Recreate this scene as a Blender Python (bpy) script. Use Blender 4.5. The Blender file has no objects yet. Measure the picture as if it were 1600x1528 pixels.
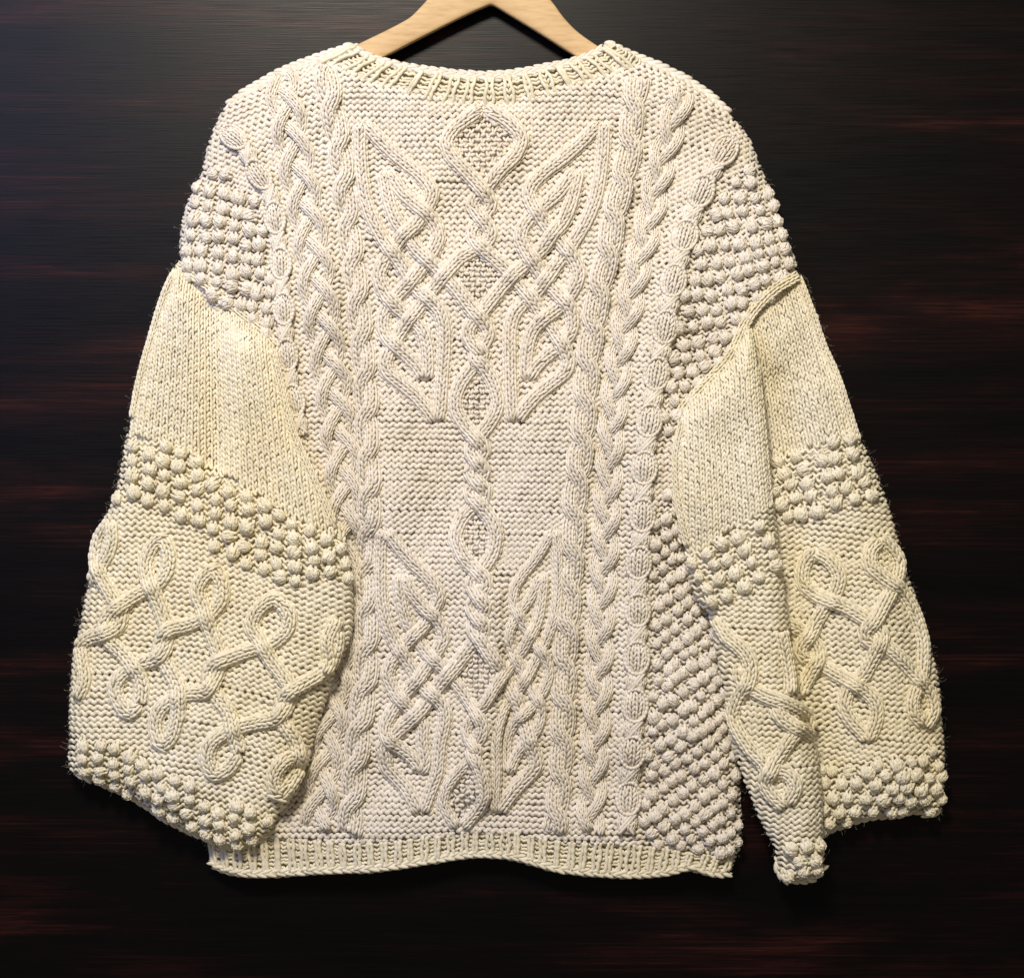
import bpy, math, random
import numpy as np
from mathutils import Matrix, Vector

rng = np.random.default_rng(7)
random.seed(7)
S = 0.0007            # metres per unit of the traced plan (about 0.7 mm)
REF = 60.0            # height above the wall (plan units) where the plan is true to scale

# ------------------------------------------------------------------ camera, world, lamps, exposure
sc = bpy.context.scene
cam_d = bpy.data.cameras.new('camera')
cam = bpy.data.objects.new('camera', cam_d)
sc.collection.objects.link(cam)
CAM_DIST = 2.0
cam.location = (0, -(REF * S + CAM_DIST), 0)
cam.rotation_euler = (math.radians(90), 0, 0)
cam_d.sensor_width = 36
cam_d.sensor_fit = 'HORIZONTAL'
cam_d.lens = 36 * CAM_DIST / (1600 * S)
cam_d.clip_end = 50
sc.camera = cam

world = bpy.data.worlds.new('World')
sc.world = world
world.use_nodes = True
bg = world.node_tree.nodes['Background']
bg.inputs['Color'].default_value = (1.0, 0.90, 0.80, 1)
bg.inputs['Strength'].default_value = 0.16

def area(name, loc, target, size, power, col, shape='DISK'):
    l = bpy.data.lights.new(name, 'AREA')
    l.shape = shape; l.size = size; l.energy = power; l.color = col
    o = bpy.data.objects.new(name, l)
    sc.collection.objects.link(o)
    o.location = loc
    d = Vector(target) - Vector(loc)
    o.rotation_euler = d.to_track_quat('-Z', 'Y').to_euler()
    return o
area('ceiling_lamp', (-0.34, -2.0, 1.50), (0.0, 0, -0.10), 0.5, 68, (1.0, 0.915, 0.775))
area('window_light', (-1.40, -1.5, 0.95), (-0.2, 0, 0.1), 0.9, 15, (0.26, 0.40, 1.0))

sc.view_settings.view_transform = 'Standard'
sc.view_settings.look = 'None'
sc.view_settings.exposure = 0.0
sc.view_settings.gamma = 1.0
sc.view_settings.use_curve_mapping = False
sc.render.engine = 'CYCLES'
sc.cycles.use_denoising = True
sc.cycles.max_bounces = 8
sc.cycles.diffuse_bounces = 5
sc.cycles.sample_clamp_indirect = 4.0

# ------------------------------------------------------------------ materials
def new_mat(name):
    m = bpy.data.materials.new(name); m.use_nodes = True
    nt = m.node_tree
    return m, nt, nt.nodes['Principled BSDF']

def nd(nt, typ, **kw):
    n = nt.nodes.new(typ)
    for k, v in kw.items():
        setattr(n, k, v)
    return n

def ramp(nt, fac, stops):
    r = nd(nt, 'ShaderNodeValToRGB')
    e = r.color_ramp.elements
    while len(e) < len(stops):
        e.new(0.5)
    for el, (p, c) in zip(e, stops):
        el.position = p; el.color = (*c, 1)
    nt.links.new(fac, r.inputs['Fac'])
    return r

def noise(nt, vec, scale, detail=3, rough=0.55):
    n = nd(nt, 'ShaderNodeTexNoise')
    n.inputs['Scale'].default_value = scale
    n.inputs['Detail'].default_value = detail
    n.inputs['Roughness'].default_value = rough
    nt.links.new(vec, n.inputs['Vector'])
    return n

def yarn(name, pale, mid, deep, big=4.0):
    m, nt, b = new_mat(name)
    g = nd(nt, 'ShaderNodeNewGeometry')
    n1 = noise(nt, g.outputs['Position'], big, 3)
    r1 = ramp(nt, n1.outputs['Fac'], [(0.32, deep), (0.5, mid), (0.66, pale)])
    n2 = noise(nt, g.outputs['Position'], 130, 2)
    r2 = ramp(nt, n2.outputs['Fac'], [(0.3, (0.88, 0.86, 0.80)), (0.7, (1.06, 1.06, 1.06))])
    mx = nd(nt, 'ShaderNodeMix', data_type='RGBA', blend_type='MULTIPLY')
    mx.inputs[0].default_value = 1.0
    nt.links.new(r1.outputs['Color'], mx.inputs[6]); nt.links.new(r2.outputs['Color'], mx.inputs[7])
    nt.links.new(mx.outputs[2], b.inputs['Base Color'])
    b.inputs['Roughness'].default_value = 0.75
    b.inputs['Specular IOR Level'].default_value = 0.25
    b.inputs['Sheen Weight'].default_value = 0.25
    b.inputs['Sheen Roughness'].default_value = 0.5
    b.inputs['Sheen Tint'].default_value = (1, 0.97, 0.9, 1)
    n3 = noise(nt, g.outputs['Position'], 1500, 2, 0.6)
    bp = nd(nt, 'ShaderNodeBump')
    bp.inputs['Strength'].default_value = 0.5
    bp.inputs['Distance'].default_value = 0.0006
    nt.links.new(n3.outputs['Fac'], bp.inputs['Height'])
    nt.links.new(bp.outputs['Normal'], b.inputs['Normal'])
    return m

M_BODY = yarn('wool_natural', (0.84, 0.785, 0.70), (0.82, 0.757, 0.657), (0.80, 0.725, 0.60))
M_SLEEVE = yarn('wool_cream', (0.865, 0.81, 0.665), (0.855, 0.79, 0.605), (0.835, 0.745, 0.515), 5.0)
M_RIB = yarn('wool_rib', (0.84, 0.785, 0.64), (0.82, 0.757, 0.585), (0.80, 0.727, 0.54))

def wood_wall():
    m, nt, b = new_mat('dark_rosewood')
    g = nd(nt, 'ShaderNodeNewGeometry')
    mp = nd(nt, 'ShaderNodeMapping')
    mp.inputs['Scale'].default_value = (1.6, 1, 11.0)
    nt.links.new(g.outputs['Position'], mp.inputs['Vector'])
    w = noise(nt, mp.outputs['Vector'], 1.25, 6, 0.62)
    w.inputs['Distortion'].default_value = 0.35
    mp2 = nd(nt, 'ShaderNodeMapping')
    mp2.inputs['Scale'].default_value = (2.2, 1, 120.0)
    mp2.inputs['Rotation'].default_value = (0, 0.012, 0)
    nt.links.new(g.outputs['Position'], mp2.inputs['Vector'])
    w2 = noise(nt, mp2.outputs['Vector'], 2.4, 6, 0.72)
    w2.inputs['Distortion'].default_value = 0.25
    ad = nd(nt, 'ShaderNodeMath', operation='MULTIPLY_ADD')
    nt.links.new(w2.outputs['Fac'], ad.inputs[0]); ad.inputs[1].default_value = 0.60
    nt.links.new(w.outputs['Fac'], ad.inputs[2])
    r1 = ramp(nt, ad.outputs[0], [(0.66, (0.0006, 0.0003, 0.0005)), (0.80, (0.0024, 0.0009, 0.0010)),
                                  (0.90, (0.010, 0.0024, 0.0021)), (1.0, (0.032, 0.008, 0.006))])
    mp3 = nd(nt, 'ShaderNodeMapping')
    mp3.inputs['Scale'].default_value = (9.0, 1, 520.0)
    nt.links.new(g.outputs['Position'], mp3.inputs['Vector'])
    w3 = noise(nt, mp3.outputs['Vector'], 1.6, 3, 0.6)
    r2 = ramp(nt, w3.outputs['Fac'], [(0.34, (0.25, 0.25, 0.28)), (0.48, (0.9, 0.88, 0.86)), (0.70, (1.5, 1.4, 1.35))])
    mx = nd(nt, 'ShaderNodeMix', data_type='RGBA', blend_type='MULTIPLY')
    mx.inputs[0].default_value = 1.0
    nt.links.new(r1.outputs['Color'], mx.inputs[6]); nt.links.new(r2.outputs['Color'], mx.inputs[7])
    nt.links.new(mx.outputs[2], b.inputs['Base Color'])
    rr = nd(nt, 'ShaderNodeMapRange')
    rr.inputs['To Min'].default_value = 0.46; rr.inputs['To Max'].default_value = 0.30
    rr.inputs['From Min'].default_value = 0.3; rr.inputs['From Max'].default_value = 0.7
    nt.links.new(w3.outputs['Fac'], rr.inputs['Value'])
    nt.links.new(rr.outputs['Result'], b.inputs['Roughness'])
    b.inputs['Specular IOR Level'].default_value = 0.16
    bp = nd(nt, 'ShaderNodeBump')
    bp.inputs['Strength'].default_value = 0.35
    bp.inputs['Distance'].default_value = 0.0003
    nt.links.new(w3.outputs['Fac'], bp.inputs['Height'])
    nt.links.new(bp.outputs['Normal'], b.inputs['Normal'])
    return m
M_WALL = wood_wall()

def wood_hanger():
    m, nt, b = new_mat('pale_beech')
    g = nd(nt, 'ShaderNodeTexCoord')
    mp = nd(nt, 'ShaderNodeMapping')
    mp.inputs['Scale'].default_value = (40, 160, 260)
    nt.links.new(g.outputs['Object'], mp.inputs['Vector'])
    w = noise(nt, mp.outputs['Vector'], 1.0, 4, 0.6)
    r1 = ramp(nt, w.outputs['Fac'], [(0.25, (0.50, 0.32, 0.145)), (0.5, (0.60, 0.41, 0.205)), (0.75, (0.67, 0.475, 0.25))])
    nt.links.new(r1.outputs['Color'], b.inputs['Base Color'])
    b.inputs['Roughness'].default_value = 0.6
    b.inputs['Coat Weight'].default_value = 0.0
    b.inputs['Specular IOR Level'].default_value = 0.25
    return m
M_HANGER = wood_hanger()
M_METAL, _nt, _b = new_mat('steel_hook')
_b.inputs['Base Color'].default_value = (0.6, 0.6, 0.6, 1); _b.inputs['Metallic'].default_value = 1; _b.inputs['Roughness'].default_value = 0.25

# ------------------------------------------------------------------ geometry helpers
def W(px, py, h):
    """plan position + height above the wall -> world metres"""
    return np.stack([(px - 800.0) * S, -h * S, (764.0 - py) * S], axis=-1)

def catmull(pts, step=4.0, closed=False, ten=1.0):
    p = np.asarray(pts, float)
    if closed:
        q = np.vstack([p[-1], p, p[0], p[1]])
    else:
        q = np.vstack([2 * p[0] - p[1], p, 2 * p[-1] - p[-2]])
    out = []
    for i in range(1, len(q) - 2):
        a, b, c, d = q[i - 1], q[i], q[i + 1], q[i + 2]
        n = max(2, int(np.linalg.norm(c[:2] - b[:2]) / step))
        t = np.linspace(0, 1, n, endpoint=False)[:, None]
        m0 = 0.5 * ten * (c - a); m1 = 0.5 * ten * (d - b)
        out.append((2 * t**3 - 3 * t**2 + 1) * b + (t**3 - 2 * t**2 + t) * m0 + (-2 * t**3 + 3 * t**2) * c + (t**3 - t**2) * m1)
    if not closed:
        out.append(q[-2][None])
    return np.vstack(out)

def arclen(P):
    return np.concatenate([[0], np.cumsum(np.linalg.norm(np.diff(P, axis=0), axis=1))])

def resample(P, step):
    s = arclen(P)
    n = max(2, int(round(s[-1] / step)) + 1)
    t = np.linspace(0, s[-1], n)
    return np.stack([np.interp(t, s, P[:, k]) for k in range(P.shape[1])], axis=1)

def inside(poly, x, y):
    x = np.asarray(x, float); y = np.asarray(y, float)
    r = np.zeros(x.shape, bool)
    p = np.asarray(poly, float); n = len(p)
    for i in range(n):
        x1, y1 = p[i]; x2, y2 = p[(i + 1) % n]
        if y1 == y2:
            continue
        c = ((y1 > y) != (y2 > y))
        r ^= c & (x < (x2 - x1) * (y - y1) / (y2 - y1) + x1)
    return r

def polydist(poly, x, y, closed=True):
    p = np.asarray(poly, float)
    d = np.full(np.shape(x), 1e9)
    n = len(p) if closed else len(p) - 1
    for i in range(n):
        a = p[i]; b = p[(i + 1) % len(p)]
        ab = b - a; L = ab @ ab + 1e-9
        t = np.clip(((x - a[0]) * ab[0] + (y - a[1]) * ab[1]) / L, 0, 1)
        d = np.minimum(d, (x - a[0] - t * ab[0])**2 + (y - a[1] - t * ab[1])**2)
    return np.sqrt(d)

G0X, G0Y, GS, GNX, GNY = 60.0, 20.0, 5.0, 292, 280
gx = G0X + GS * np.arange(GNX); gy = G0Y + GS * np.arange(GNY)
GX, GY = np.meshgrid(gx, gy)

def samp(grid, x, y):
    fx = np.clip((np.asarray(x) - G0X) / GS, 0, GNX - 1.001); fy = np.clip((np.asarray(y) - G0Y) / GS, 0, GNY - 1.001)
    ix = fx.astype(int); iy = fy.astype(int); tx = fx - ix; ty = fy - iy
    return (grid[iy, ix] * (1 - tx) * (1 - ty) + grid[iy, ix + 1] * tx * (1 - ty)
            + grid[iy + 1, ix] * (1 - tx) * ty + grid[iy + 1, ix + 1] * tx * ty)

def smooth_noise(scale, seed):
    r = np.random.default_rng(seed)
    nx = int(GNX * GS / scale) + 4; ny = int(GNY * GS / scale) + 4
    g = r.normal(size=(ny, nx))
    fx = (GX - G0X) / scale; fy = (GY - G0Y) / scale
    ix = fx.astype(int); iy = fy.astype(int); tx = fx - ix; ty = fy - iy
    tx = tx * tx * (3 - 2 * tx); ty = ty * ty * (3 - 2 * ty)
    return (g[iy, ix] * (1 - tx) * (1 - ty) + g[iy, ix + 1] * tx * (1 - ty) + g[iy + 1, ix] * (1 - tx) * ty + g[iy + 1, ix + 1] * tx * ty)
WOB = smooth_noise(60, 1); WOB2 = smooth_noise(23, 2); WOB3 = smooth_noise(110, 3)

class Acc:
    """collects triangles and quads, becomes ONE mesh"""
    def __init__(s):
        s.v = []; s.q = []; s.t = []; s.n = 0
    def add(s, v, quads=None, tris=None):
        v = np.asarray(v, np.float32).reshape(-1, 3)
        if quads is not None and len(quads): s.q.append(np.asarray(quads).reshape(-1, 4) + s.n)
        if tris is not None and len(tris): s.t.append(np.asarray(tris).reshape(-1, 3) + s.n)
        s.v.append(v); s.n += len(v)
    def mesh(s, name, mat, smooth=True):
        me = bpy.data.meshes.new(name)
        v = np.concatenate(s.v) if s.v else np.zeros((0, 3), np.float32)
        q = np.concatenate(s.q) if s.q else np.zeros((0, 4), int)
        t = np.concatenate(s.t) if s.t else np.zeros((0, 3), int)
        me.vertices.add(len(v)); me.vertices.foreach_set('co', v.ravel())
        nl = q.size + t.size
        me.loops.add(nl); me.loops.foreach_set('vertex_index', np.concatenate([q.ravel(), t.ravel()]).astype(np.int32))
        npoly = len(q) + len(t)
        me.polygons.add(npoly)
        st = np.concatenate([np.arange(len(q)) * 4, q.size + np.arange(len(t)) * 3]).astype(np.int32)
        me.polygons.foreach_set('loop_start', st)
        me.polygons.foreach_set('loop_total', np.concatenate([np.full(len(q), 4), np.full(len(t), 3)]).astype(np.int32))
        me.polygons.foreach_set('use_smooth', np.full(npoly, smooth))
        me.update(calc_edges=True)
        me.materials.append(mat)
        return me

def link(name, me, parent=None, kind=None, label=None):
    o = bpy.data.objects.new(name, me)
    sc.collection.objects.link(o)
    if parent is not None:
        o.parent = parent
        o.matrix_parent_inverse = WINV[parent.name] if parent.name in WINV else Matrix.Identity(4)
    if kind: o['kind'] = kind
    if label: o['label'] = label
    return o
WINV = {}

# unit yarn lobe: axis z, 6 sides, pointed ends
def lobe_template(sides=6):
    rings = [(-0.72, 0.66), (-0.25, 0.98), (0.25, 0.98), (0.72, 0.66)]
    v = [(0, 0, -1.0)]
    for z, r in rings:
        for k in range(sides):
            a = 2 * math.pi * k / sides
            v.append((r * math.cos(a), r * math.sin(a), z))
    v.append((0, 0, 1.0))
    q = []; t = []
    for i in range(len(rings) - 1):
        for k in range(sides):
            a = 1 + i * sides + k; b = 1 + i * sides + (k + 1) % sides
            q.append((a, b, b + sides, a + sides))
    last = len(v) - 1
    for k in range(sides):
        t.append((0, 1 + (k + 1) % sides, 1 + k))
        t.append((last, last - sides + k, last - sides + (k + 1) % sides))
    return np.array(v), np.array(q), np.array(t)
LT = lobe_template()

def unit(a):
    return a / (np.linalg.norm(a, axis=-1, keepdims=True) + 1e-12)

def add_lobes(acc, C, A, rl, rn, nrm):
    """C centre, A half-axis vector, rl lateral radius, rn normal radius, nrm approx normal (world)"""
    if len(C) == 0:
        return
    a = unit(A)
    lat = unit(np.cross(a, nrm)); n = np.cross(lat, a)
    tv, tq, tt = LT
    rl = np.broadcast_to(np.asarray(rl, float), (len(C),)); rn = np.broadcast_to(np.asarray(rn, float), (len(C),))
    v = (C[:, None] + tv[None, :, 0, None] * (lat * rl[:, None])[:, None]
         + tv[None, :, 1, None] * (n * rn[:, None])[:, None] + tv[None, :, 2, None] * A[:, None])
    off = (np.arange(len(C)) * len(tv))[:, None, None]
    acc.add(v.reshape(-1, 3), (tq[None] + off).reshape(-1, 4), (tt[None] + off).reshape(-1, 3))

def add_tube(acc, P, r, sides=6, flat=1.0, up=None):
    """P (n,3) world, r scalar/array lateral radius, flat = normal radius / lateral radius"""
    n = len(P)
    if n < 2:
        return
    t = unit(np.gradient(P, axis=0))
    up = np.array([0, -1.0, 0]) if up is None else up
    lat = unit(np.cross(t, np.broadcast_to(up, t.shape)))
    nn = np.cross(lat, t)
    a = 2 * np.pi * np.arange(sides) / sides
    r = np.broadcast_to(np.asarray(r, float), (n,))
    v = (P[:, None] + (r[:, None] * np.cos(a)[None])[..., None] * lat[:, None]
         + (r[:, None] * flat * np.sin(a)[None])[..., None] * nn[:, None])
    i = np.arange(n - 1)[:, None] * sides; k = np.arange(sides)[None]; k2 = (k + 1) % sides
    q = np.stack([i + k, i + k2, i + sides + k2, i + sides + k], -1).reshape(-1, 4)
    vv = v.reshape(-1, 3)
    m = len(vv)
    vv = np.vstack([vv, P[0], P[-1]])
    kk = np.arange(sides); kk2 = (kk + 1) % sides
    tr = np.concatenate([np.stack([np.full(sides, m), kk2, kk], -1),
                         np.stack([np.full(sides, m + 1), (n - 1) * sides + kk, (n - 1) * sides + kk2], -1)])
    acc.add(vv, q, tr)

def knit(acc, f, K, J, width=0.33, thick=0.36, jit=0.06, seedr=rng):
    """V stitches: f(k, j) -> world points on the fabric; one V for each (K, J)"""
    K = np.asarray(K, float); J = np.asarray(J, float)
    if len(K) == 0:
        return
    e = 0.35
    c = f(K, J)
    l = (f(K + e, J) - f(K - e, J)) / (2 * e)
    a = (f(K, J + e) - f(K, J - e)) / (2 * e)
    n = unit(np.cross(l, a))
    n = np.where((n[:, 1:2] > 0), -n, n)
    ll = np.linalg.norm(l, axis=1)
    ll = np.minimum(ll, np.median(ll) * 1.12)
    for sgn in (-1, 1):
        ju = seedr.normal(size=(len(K), 4)) * jit
        p0 = c + l * (sgn * 0.07 + ju[:, :1]) + a * (0.80 + ju[:, 1:2]) - n * (ll * 0.20)[:, None]
        p1 = c + l * (sgn * 0.42 + ju[:, 2:3]) + a * (-0.72 + ju[:, 3:4]) - n * (ll * 0.06)[:, None]
        cc = (p0 + p1) / 2
        sc_ = 1 + seedr.normal(size=len(K)) * 0.07
        cc = cc + n * (ll * 0.06)[:, None]
        add_lobes(acc, cc, (p1 - p0) / 2, ll * width * 0.61 * sc_, ll * thick * 0.72 * sc_, n)

# ------------------------------------------------------------------ panels (outline + relief)
def edge_profile(sd, R):
    t = np.clip(sd / R, 0, 1)
    return np.sqrt(np.clip(1 - (1 - t)**2, 0, 1))

def fold(pts, amp, width):
    return amp * np.exp(-(polydist(catmull(pts, 25), GX, GY, False) / width)**2)

class Panel:
    def __init__(s, outline, R, floor, rise, step=9):
        s.poly = resample(np.vstack([catmull(outline, 6, True), np.asarray(outline[:1], float)]), step)[:-1]
        ins = inside(s.poly, GX, GY)
        d = polydist(s.poly, GX, GY)
        s.sd = np.where(ins, d, -d)
        s.H = floor + rise * edge_profile(s.sd, R) + 0.0 * GX
        s.cover = np.zeros((760, 800), bool)
    def h(s, x, y): return samp(s.H, x, y)
    def d(s, x, y): return samp(s.sd, x, y)
    def mark(s, P, r):
        for x, y in P[::2]:
            i0 = int((y - r) / 2); i1 = int((y + r) / 2) + 1; j0 = int((x - r) / 2); j1 = int((x + r) / 2) + 1
            yy, xx = np.mgrid[i0:i1 + 1, j0:j1 + 1]
            s.cover[yy, xx] |= ((xx * 2 - x)**2 + (yy * 2 - y)**2) < r * r
    def covered(s, x, y):
        return s.cover[np.clip((y / 2).astype(int), 0, 759), np.clip((x / 2).astype(int), 0, 799)]
    def lining(s, name, mat, parent, drop, back, inset=5.0):
        """closed inner layer of the fabric tube: front sheet, back sheet and rim"""
        ok = s.sd > inset
        idx = -np.ones(ok.shape, int)
        iy, ix = np.nonzero(ok)
        idx[iy, ix] = np.arange(len(iy))
        n = len(iy)
        x = gx[ix]; y = gy[iy]
        f = W(x, y, np.maximum(s.H[iy, ix] - drop, back + 2)); b = W(x, y, np.full(n, float(back)))
        a = idx[:-1, :-1]; bq = idx[:-1, 1:]; c = idx[1:, 1:]; d = idx[1:, :-1]
        m = (a >= 0) & (bq >= 0) & (c >= 0) & (d >= 0)
        q = np.stack([a[m], d[m], c[m], bq[m]], -1)
        acc = Acc()
        quads = [q, q[:, ::-1] + n]
        e = np.concatenate([q[:, [0, 1]], q[:, [1, 2]], q[:, [2, 3]], q[:, [3, 0]]])
        key = np.sort(e, 1); key = key[:, 0] * (n + 1) + key[:, 1]
        u, inv, cnt = np.unique(key, return_inverse=True, return_counts=True)
        be = e[cnt[inv] == 1]
        quads.append(np.stack([be[:, 1], be[:, 0], be[:, 0] + n, be[:, 1] + n], -1))
        acc.add(np.vstack([f, b]), np.concatenate(quads))
        return link(name, acc.mesh(name, mat), parent)

BODY_OUT = [(549,62),(558,76),(573,88),(600,97),(642,108),(699,118),(742,122),(779,122),(828,114),(886,100),(929,85),(945,68),(955,60),
    (1000,82),(1040,100),(1080,121),(1112,142),(1148,175),(1174,207),(1192,250),(1208,288),(1222,330),(1238,375),(1251,408),(1248,428),
    (1215,520),(1180,640),(1150,800),(1146,1000),(1155,1120),(1161,1230),(1163,1310),(1156,1352),(1130,1358),(1050,1356),(900,1354),(740,1330),(560,1350),(430,1356),
    (330,1352),(318,1325),(322,1280),(350,1150),(400,950),(400,750),(350,560),(290,450),(276,410),(274,365),(284,315),(308,265),(322,212),(348,155),(385,131),(440,103),(500,80),(532,64)]
LS_OUT = [(268,414),(246,468),(223,540),(207,600),(197,657),(189,694),(182,734),(176,767),(164,797),(154,816),(146,844),(138,892),(127,937),(118,984),(108,1026),(103,1090),(102,1150),(103,1208),
    (150,1228),(200,1250),(255,1286),(311,1312),(355,1326),(392,1319),(424,1297),(433,1275),(464,1235),(483,1179),(496,1135),(511,1085),(526,1040),
    (543,1010),(551,958),(545,880),(537,835),(518,790),(490,730),(464,672),(446,605),(430,545),(410,520),(375,495),(338,460),(300,430)]
RI_OUT = [(1168,508),(1140,562),(1105,600),(1077,628),(1057,661),(1046,710),(1047,765),(1055,810),(1066,860),(1079,909),(1092,942),(1110,962),(1116,1000),(1126,1045),
    (1134,1080),(1138,1131),(1146,1167),(1160,1208),(1173,1244),(1190,1282),(1207,1315),(1215,1340),(1218,1362),(1234,1375),(1270,1374),(1283,1358),(1288,1338),(1286,1315),
    (1284,1255),(1279,1200),(1270,1150),(1250,1090),(1236,1035),(1232,976),(1226,933),(1216,861),(1209,789),(1203,717),(1199,667),(1190,602),(1180,545)]
RO_OUT = [(1254,424),(1276,475),(1295,530),(1315,580),(1334,640),(1347,680),(1358,702),(1374,738),(1387,772),(1401,815),(1413,861),(1425,904),(1438,936),(1448,970),(1461,1014),(1472,1057),(1476,1085),
    (1478,1120),(1482,1165),(1483,1220),(1478,1272),(1457,1279),(1440,1272),(1410,1280),(1377,1282),(1341,1290),(1305,1303),(1275,1318),(1250,1290),(1240,1200),
    (1215,1090),(1195,960),(1180,830),(1168,700),(1152,600),(1150,545),(1164,508),(1185,478),(1215,450)]

body = Panel(BODY_OUT, 55, 10, 34)
body.H += (5.0 * WOB3 + 2.2 * WOB) * np.clip(body.sd / 40, 0, 1)
body.H += fold([(768,930),(768,1010),(764,1090),(756,1170),(746,1240)], 20, 22)
body.H += fold([(796,1020),(793,1100),(788,1180)], -9, 16)
body.H += fold([(1068,390),(1037,520),(1010,680),(1000,830),(995,1000),(986,1180)], 13, 36)
body.H += fold([(1000,300),(965,450),(945,600),(932,760),(918,950),(905,1150)], -10, 22)
body.H += fold([(540,330),(545,480),(552,620),(556,760),(552,900),(545,1050),(525,1200)], -9, 18)
body.H += fold([(560,860),(520,1000),(500,1120),(470,1240)], -14, 34)
body.H += fold([(1085,800),(1100,950),(1115,1060),(1130,1150)], -13, 30)
body.H += fold([(600,700),(612,850),(606,1000),(590,1150)], 6, 45)
body.H += fold([(690,720),(700,860),(690,1000)], -5, 40)
body.H += fold([(470,200),(500,420),(520,600)], 6, 30)
body.H += fold([(330,230),(380,225),(470,160)], 5, 40)

floorL = 22 + 26 * np.clip((GX - 230) / 220, 0, 1)
lsl = Panel(LS_OUT, 70, floorL, 40)
lsl.H += (4.5 * WOB3 + 2.2 * WOB) * np.clip(lsl.sd / 40, 0, 1)
lsl.H += fold([(310,440),(332,520),(338,620),(335,720)], -27, 28)
lsl.H += fold([(395,530),(425,620),(455,700),(495,790)], 7, 28)
lsl.H += fold([(238,560),(225,660),(200,800)], 5, 30)
lsl.H += fold([(300,1120),(265,1200),(240,1260)], 6, 34)
lsl.H += fold([(380,1150),(350,1240),(335,1310)], -6, 30)
lsl.H += fold([(470,860),(485,960),(470,1060)], 6, 40)

floorRO = 20 + 2 * np.clip((1330 - GX) / 150, 0, 1)
rso = Panel(RO_OUT, 75, floorRO, 30)
rso.H += (4.5 * WOB3 + 2.0 * WOB) * np.clip(rso.sd / 40, 0, 1)
rso.H += fold([(1215,600),(1235,720),(1250,860),(1275,1020),(1300,1200)], -18, 34)
rso.H += fold([(1300,620),(1345,820),(1385,1000),(1400,1200)], 13, 42)
rso.H += fold([(1225,470),(1245,560),(1260,660)], -6, 20)
rsi = Panel(RI_OUT, 46, 50, 44)
rsi.H += (3.0 * WOB3 + 1.8 * WOB) * np.clip(rsi.sd / 40, 0, 1)
rsi.H += fold([(1160,560),(1172,640),(1180,760),(1192,870),(1205,960),(1216,1060),(1240,1160),(1255,1270)], 9, 26)
rsi.H += fold([(1110,640),(1095,760),(1120,900)], 4, 34)

def meet(panel, line, lift=0.0, width=30.0):
    d = polydist(catmull(line, 10), GX, GY, False)
    wgt = np.exp(-(d / width)**2)
    tgt = np.maximum(panel.H, np.minimum(body.H + lift, 60))
    panel.H = panel.H * (1 - wgt) + tgt * wgt
SEAM_L = [(270,411),(300,428),(338,457),(375,490),(408,515),(430,541)]
SEAM_R = [(1251,428),(1215,449),(1185,477),(1164,508),(1140,558),(1105,597),(1077,626),(1060,650)]
meet(lsl, SEAM_L); meet(rso, SEAM_R[:5]); meet(rsi, SEAM_R[3:], 6)

# ------------------------------------------------------------------ top-level things of the setting
def box(name, lo, hi, mat, parent=None):
    x0, y0, z0 = lo; x1, y1, z1 = hi
    v = np.array([(x0,y0,z0),(x1,y0,z0),(x1,y1,z0),(x0,y1,z0),(x0,y0,z1),(x1,y0,z1),(x1,y1,z1),(x0,y1,z1)])
    q = [(0,3,2,1),(4,5,6,7),(0,1,5,4),(1,2,6,5),(2,3,7,6),(3,0,4,7)]
    a = Acc(); a.add(v, q)
    return link(name, a.mesh(name, mat, False), parent)
wall = box('wall', (-1.6, 0.0, -1.3), (1.6, 0.03, 1.3), M_WALL)
wall['kind'] = 'structure'
wall['label'] = 'dark polished wood wall panel with horizontal reddish grain'

sweater = bpy.data.objects.new('sweater', None)
sc.collection.objects.link(sweater)
sweater.location = (-0.04, -0.03, (764 - 1380) * S)
sweater['label'] = 'cream hand-knitted cable sweater with bobbles and wide sleeves'
sweater['category'] = 'sweater'
WINV['sweater'] = Matrix.Translation(sweater.location).inverted()

o_body = body.lining('body', M_BODY, sweater, 13, 4)
o_ls = lsl.lining('sleeve', M_SLEEVE, sweater, 12, 16)
o_rs = rso.lining('sleeve', M_SLEEVE, sweater, 12, 10)
o_ri = rsi.lining('sleeve_fold', M_SLEEVE, o_rs, 12, 30)

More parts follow.
